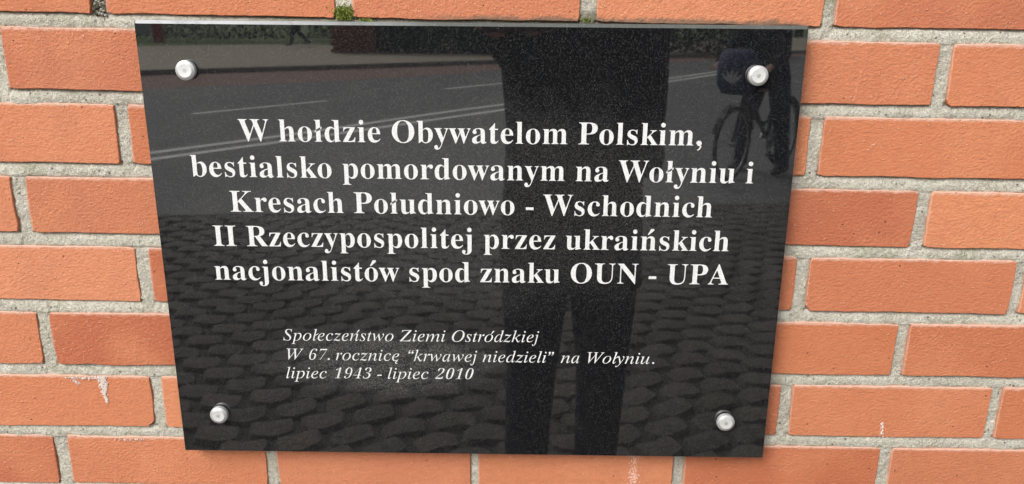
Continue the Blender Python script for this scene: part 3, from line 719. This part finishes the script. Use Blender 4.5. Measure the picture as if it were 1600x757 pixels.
black_coat = simple('black_jacket_cloth', (.012, .012, .016), .95, 0, .3, 60); navy = simple('dark_navy_denim', (.014, .018, .028), .95, 0, .3, 80); shoem = simple('black_shoe_leather', (.02, .02, .02), .6)
for mm in (black_coat, navy, shoem): mm.node_tree.nodes['Principled BSDF'].inputs['Specular IOR Level'].default_value = .2
# the photographer stands in front of the plaque; hand positions are taken from the phone held at the lens
PX, PYY = .608, -1.43
dx = CAM.x-PX; dy_ = CAM.y-PYY-.03; dz = CAM.z-GZ
Jp = dict(pelvis=(0, 0, .98), belly=(0, 0, 1.16), chest=(0, 0, 1.42), neck=(0, .02, 1.56), head=(-.01, .05, 1.71),
    shl=(-.19, 0, 1.49), shr=(.175, 0, 1.49), ell=(-.165, .15, 1.43), elr=(.18, .14, 1.16), wrl=(dx-.05, dy_-.10, dz-.05), wrr=(dx+.05, dy_-.12, dz-.05),
    thumbl=(.9, -.1, .3), thumbr=(-.9, -.1, .3), hipl=(-.10, 0, .88), hipr=(.10, 0, .88), knl=(-.110, .03, .49), knr=(.105, .03, .49), anl=(-.125, 0, .09), anr=(.10, 0, .09), footl=(-.03, .14, -.05), footr=(.03, .14, -.05))
person('person', Jp, (PX, PYY, GZ+.004), 0, 'photographer in a black jacket and dark jeans mirrored in the polished plaque', black_coat, navy, shoem, .76)
# the phone in the hands, behind the lens point
ph = empty('mobile_phone', tuple(CAM - fw*.012), 0, 'black mobile phone held sideways by the photographer', 'phone')
ph.rotation_euler = camo.matrix_world.to_euler()
MB().box((-.078, -.060, 0), (.078, .016, .008)).build('phone_body', simple('phone_case', (.015, .015, .017), .3), ph)
MB().box((-.074, -.056, .0085), (.074, .012, .009)).build('screen', simple('phone_glass', (.02, .02, .02), .05), ph)
# far walker
Jw = dict(pelvis=(0, 0, .93), belly=(0, .01, 1.1), chest=(0, .02, 1.32), neck=(0, .03, 1.45), head=(0, .05, 1.60), shl=(-.18, .02, 1.39), shr=(.18, .02, 1.39), ell=(-.24, -.12, 1.13), elr=(.24, .14, 1.13),
    wrl=(-.25, -.10, .90), wrr=(.24, .30, .98), hipl=(-.09, 0, .86), hipr=(.09, 0, .86), knl=(-.09, .20, .50), knr=(.09, -.02, .47), anl=(-.09, .30, .09), anr=(.09, -.34, .16), footl=(0, .14, -.04), footr=(0, .12, -.07))
person('person', Jw, (-7.4, -28.6, GZ+.1), R(80), 'pedestrian in dark trousers striding along the far pavement', black_coat, navy, shoem, .85)
# cyclist standing astride the bicycle
Jc = dict(pelvis=(0, -.05, .96), belly=(0, 0, 1.12), chest=(0, .12, 1.33), neck=(0, .18, 1.45), head=(0, .24, 1.59), shl=(-.18, .12, 1.39), shr=(.18, .12, 1.39), ell=(-.27, .26, 1.16), elr=(.27, .26, 1.16),
    wrl=(-.26, .47, 1.07), wrr=(.26, .47, 1.07), thumbl=(1, 0, 0), thumbr=(-1, 0, 0), hipl=(-.11, -.05, .88), hipr=(.11, -.05, .88), knl=(-.19, -.02, .48), knr=(.19, -.02, .48), anl=(-.22, -.06, .09), anr=(.22, -.06, .09))
BK = (2.84, -7.0); BR = R(42)
def at_bike(fwd, side=0):
    return (BK[0]-math.sin(BR)*fwd+math.cos(BR)*side, BK[1]+math.cos(BR)*fwd+math.sin(BR)*side, GZ-.012)
person('person', Jc, at_bike(.0), BR, 'cyclist in a dark jacket standing astride a bicycle at the roadside', black_coat, navy, shoem, .86)
bike = empty('bicycle', at_bike(0), BR, 'black city bicycle with full mudguards under the standing cyclist', 'bicycle')
blk = simple('black_frame_paint', (.015, .015, .017), .35); rub = simple('tyre_rubber', (.02, .02, .02), .85); stl = simple('grey_steel', (.35, .35, .36), .35, .8)
def torus(mb, c, R_, r_, n=40, m_=8):
    pts = [(c[0], c[1]+R_*math.cos(6.2832*i/n), c[2]+R_*math.sin(6.2832*i/n)) for i in range(n)]; v_ = []
    for i in range(n):
        rad = Vector((0, math.cos(6.2832*i/n), math.sin(6.2832*i/n)))
        for j in range(m_): v_.append(Vector(pts[i])+rad*math.cos(6.2832*j/m_)*r_+Vector((1, 0, 0))*math.sin(6.2832*j/m_)*r_)
    mb.add(v_, [(i*m_+j, i*m_+(j+1) % m_, ((i+1) % n)*m_+(j+1) % m_, ((i+1) % n)*m_+j) for i in range(n) for j in range(m_)])
for fy in (.58, -.50):
    wh = link('wheel', None, None, bike); wh.location = (0, fy, .35)
    b = MB(); torus(b, (0, 0, 0), .33, .019); b.build('tyre', rub, wh, True)
    b = MB(); torus(b, (0, 0, 0), .305, .009, 40, 6); b.build('rim', stl, wh, True)
    b = MB()
    for i in range(28): a = 6.2832*i/28; b.tube([((.02 if i % 2 else -.02), 0, 0), (0, .30*math.cos(a), .30*math.sin(a))], .0015, 4, False)
    b.lathe([(.02, -.03), (.02, .03)], (0, 0, 0), 'X', 12); b.build('spokes', stl, wh)
    g_ = MB(); 
    for i in range(12):
        a0, a1 = R(20+i*12), R(32+i*12); q_ = [(s*.028, .375*math.cos(a), .375*math.sin(a)) for a in (a0, a1) for s in (-1, 1)]
        g_.add(q_+[(x, y*1.01, z*1.01) for x, y, z in q_], [(0, 1, 3, 2), (4, 5, 7, 6), (0, 2, 6, 4), (1, 3, 7, 5)])
    g_.build('mudguard', blk, wh)
b = MB()
for pts, r_ in (([(0, .40, .88), (0, -.13, .33)], .018), ([(0, .38, .98), (0, .46, .72), (0, .58, .35)], .016), ([(0, .43, .80), (0, -.13, .33)], .016), ([(0, -.13, .33), (0, -.26, .86)], .016), ([(.05, -.13, .33), (.06, -.50, .35)], .01), ([(-.05, -.13, .33), (-.06, -.50, .35)], .01), ([(.0, -.23, .72), (.06, -.50, .35)], .009), ([(0, -.23, .72), (-.06, -.50, .35)], .009)): b.tube(pts, r_, 9)
b.build('frame', blk, bike, True)
MB().tube([(-.30, .36, 1.05), (-.22, .46, 1.06), (-.05, .42, 1.0), (.05, .42, 1.0), (.22, .46, 1.06), (.30, .36, 1.05)], .012, 8).build('handlebar', stl, bike, True)
MB().loft([((0, -.32, .875), .02, .10), ((0, -.32, .90), .085, .14), ((0, -.31, .93), .07, .13)], 14).build('saddle', blk, bike, True)
b = MB().lathe([(.09, .05), (.09, .056)], (0, -.13, .33), 'X', 24); b.tube([(.06, -.13, .33), (.08, -.02, .20)], .009, 6); b.tube([(-.06, -.13, .33), (-.08, -.24, .46)], .009, 6); b.build('crank', stl, bike)
for s, y_, z_ in ((.12, -.02, .19), (-.12, -.24, .47)): MB().box((s-.045, y_-.04, z_-.012), (s+.045, y_+.04, z_+.012)).build('pedal', blk, bike)
fx = at_bike(.60, 0)
bag = empty('front_bag', (fx[0], fx[1], GZ+.80), BR, 'dark blue bag with a pale leaf shaped print hanging from the handlebar', 'bag')
bb = MB(); bb.loft([((0, 0, 0), .14, .07), ((0, 0, .08), .19, .10), ((0, 0, .25), .20, .10), ((0, 0, .36), .17, .07), ((0, 0, .40), .12, .02)], 22)
bb.build('bag_body', simple('dark_blue_cloth', (.018, .028, .10), .7), bag, True)
pr = MB()
for a_ in (-50, -25, 0, 25, 50):
    d = Vector((math.sin(R(a_)), 0, math.cos(R(a_)))); s = Vector((d.z, 0, -d.x))*.016; c0 = Vector((0, .106, .10)); pr.add([c0, c0+d*.07-s, c0+d*.14, c0+d*.07+s], [(0, 1, 2, 3)])
pr.build('printed_emblem', simple('pale_print', (.5, .52, .55), .7), bag)
MB().tube([(-.10, 0, .38), (-.06, -.08, .40), (.06, -.08, .40), (.10, 0, .38)], .008, 6).build('strap', blk, bag)
print('TRIS', sum(len(o.data.polygons) for o in sc.objects if o.type == 'MESH'))
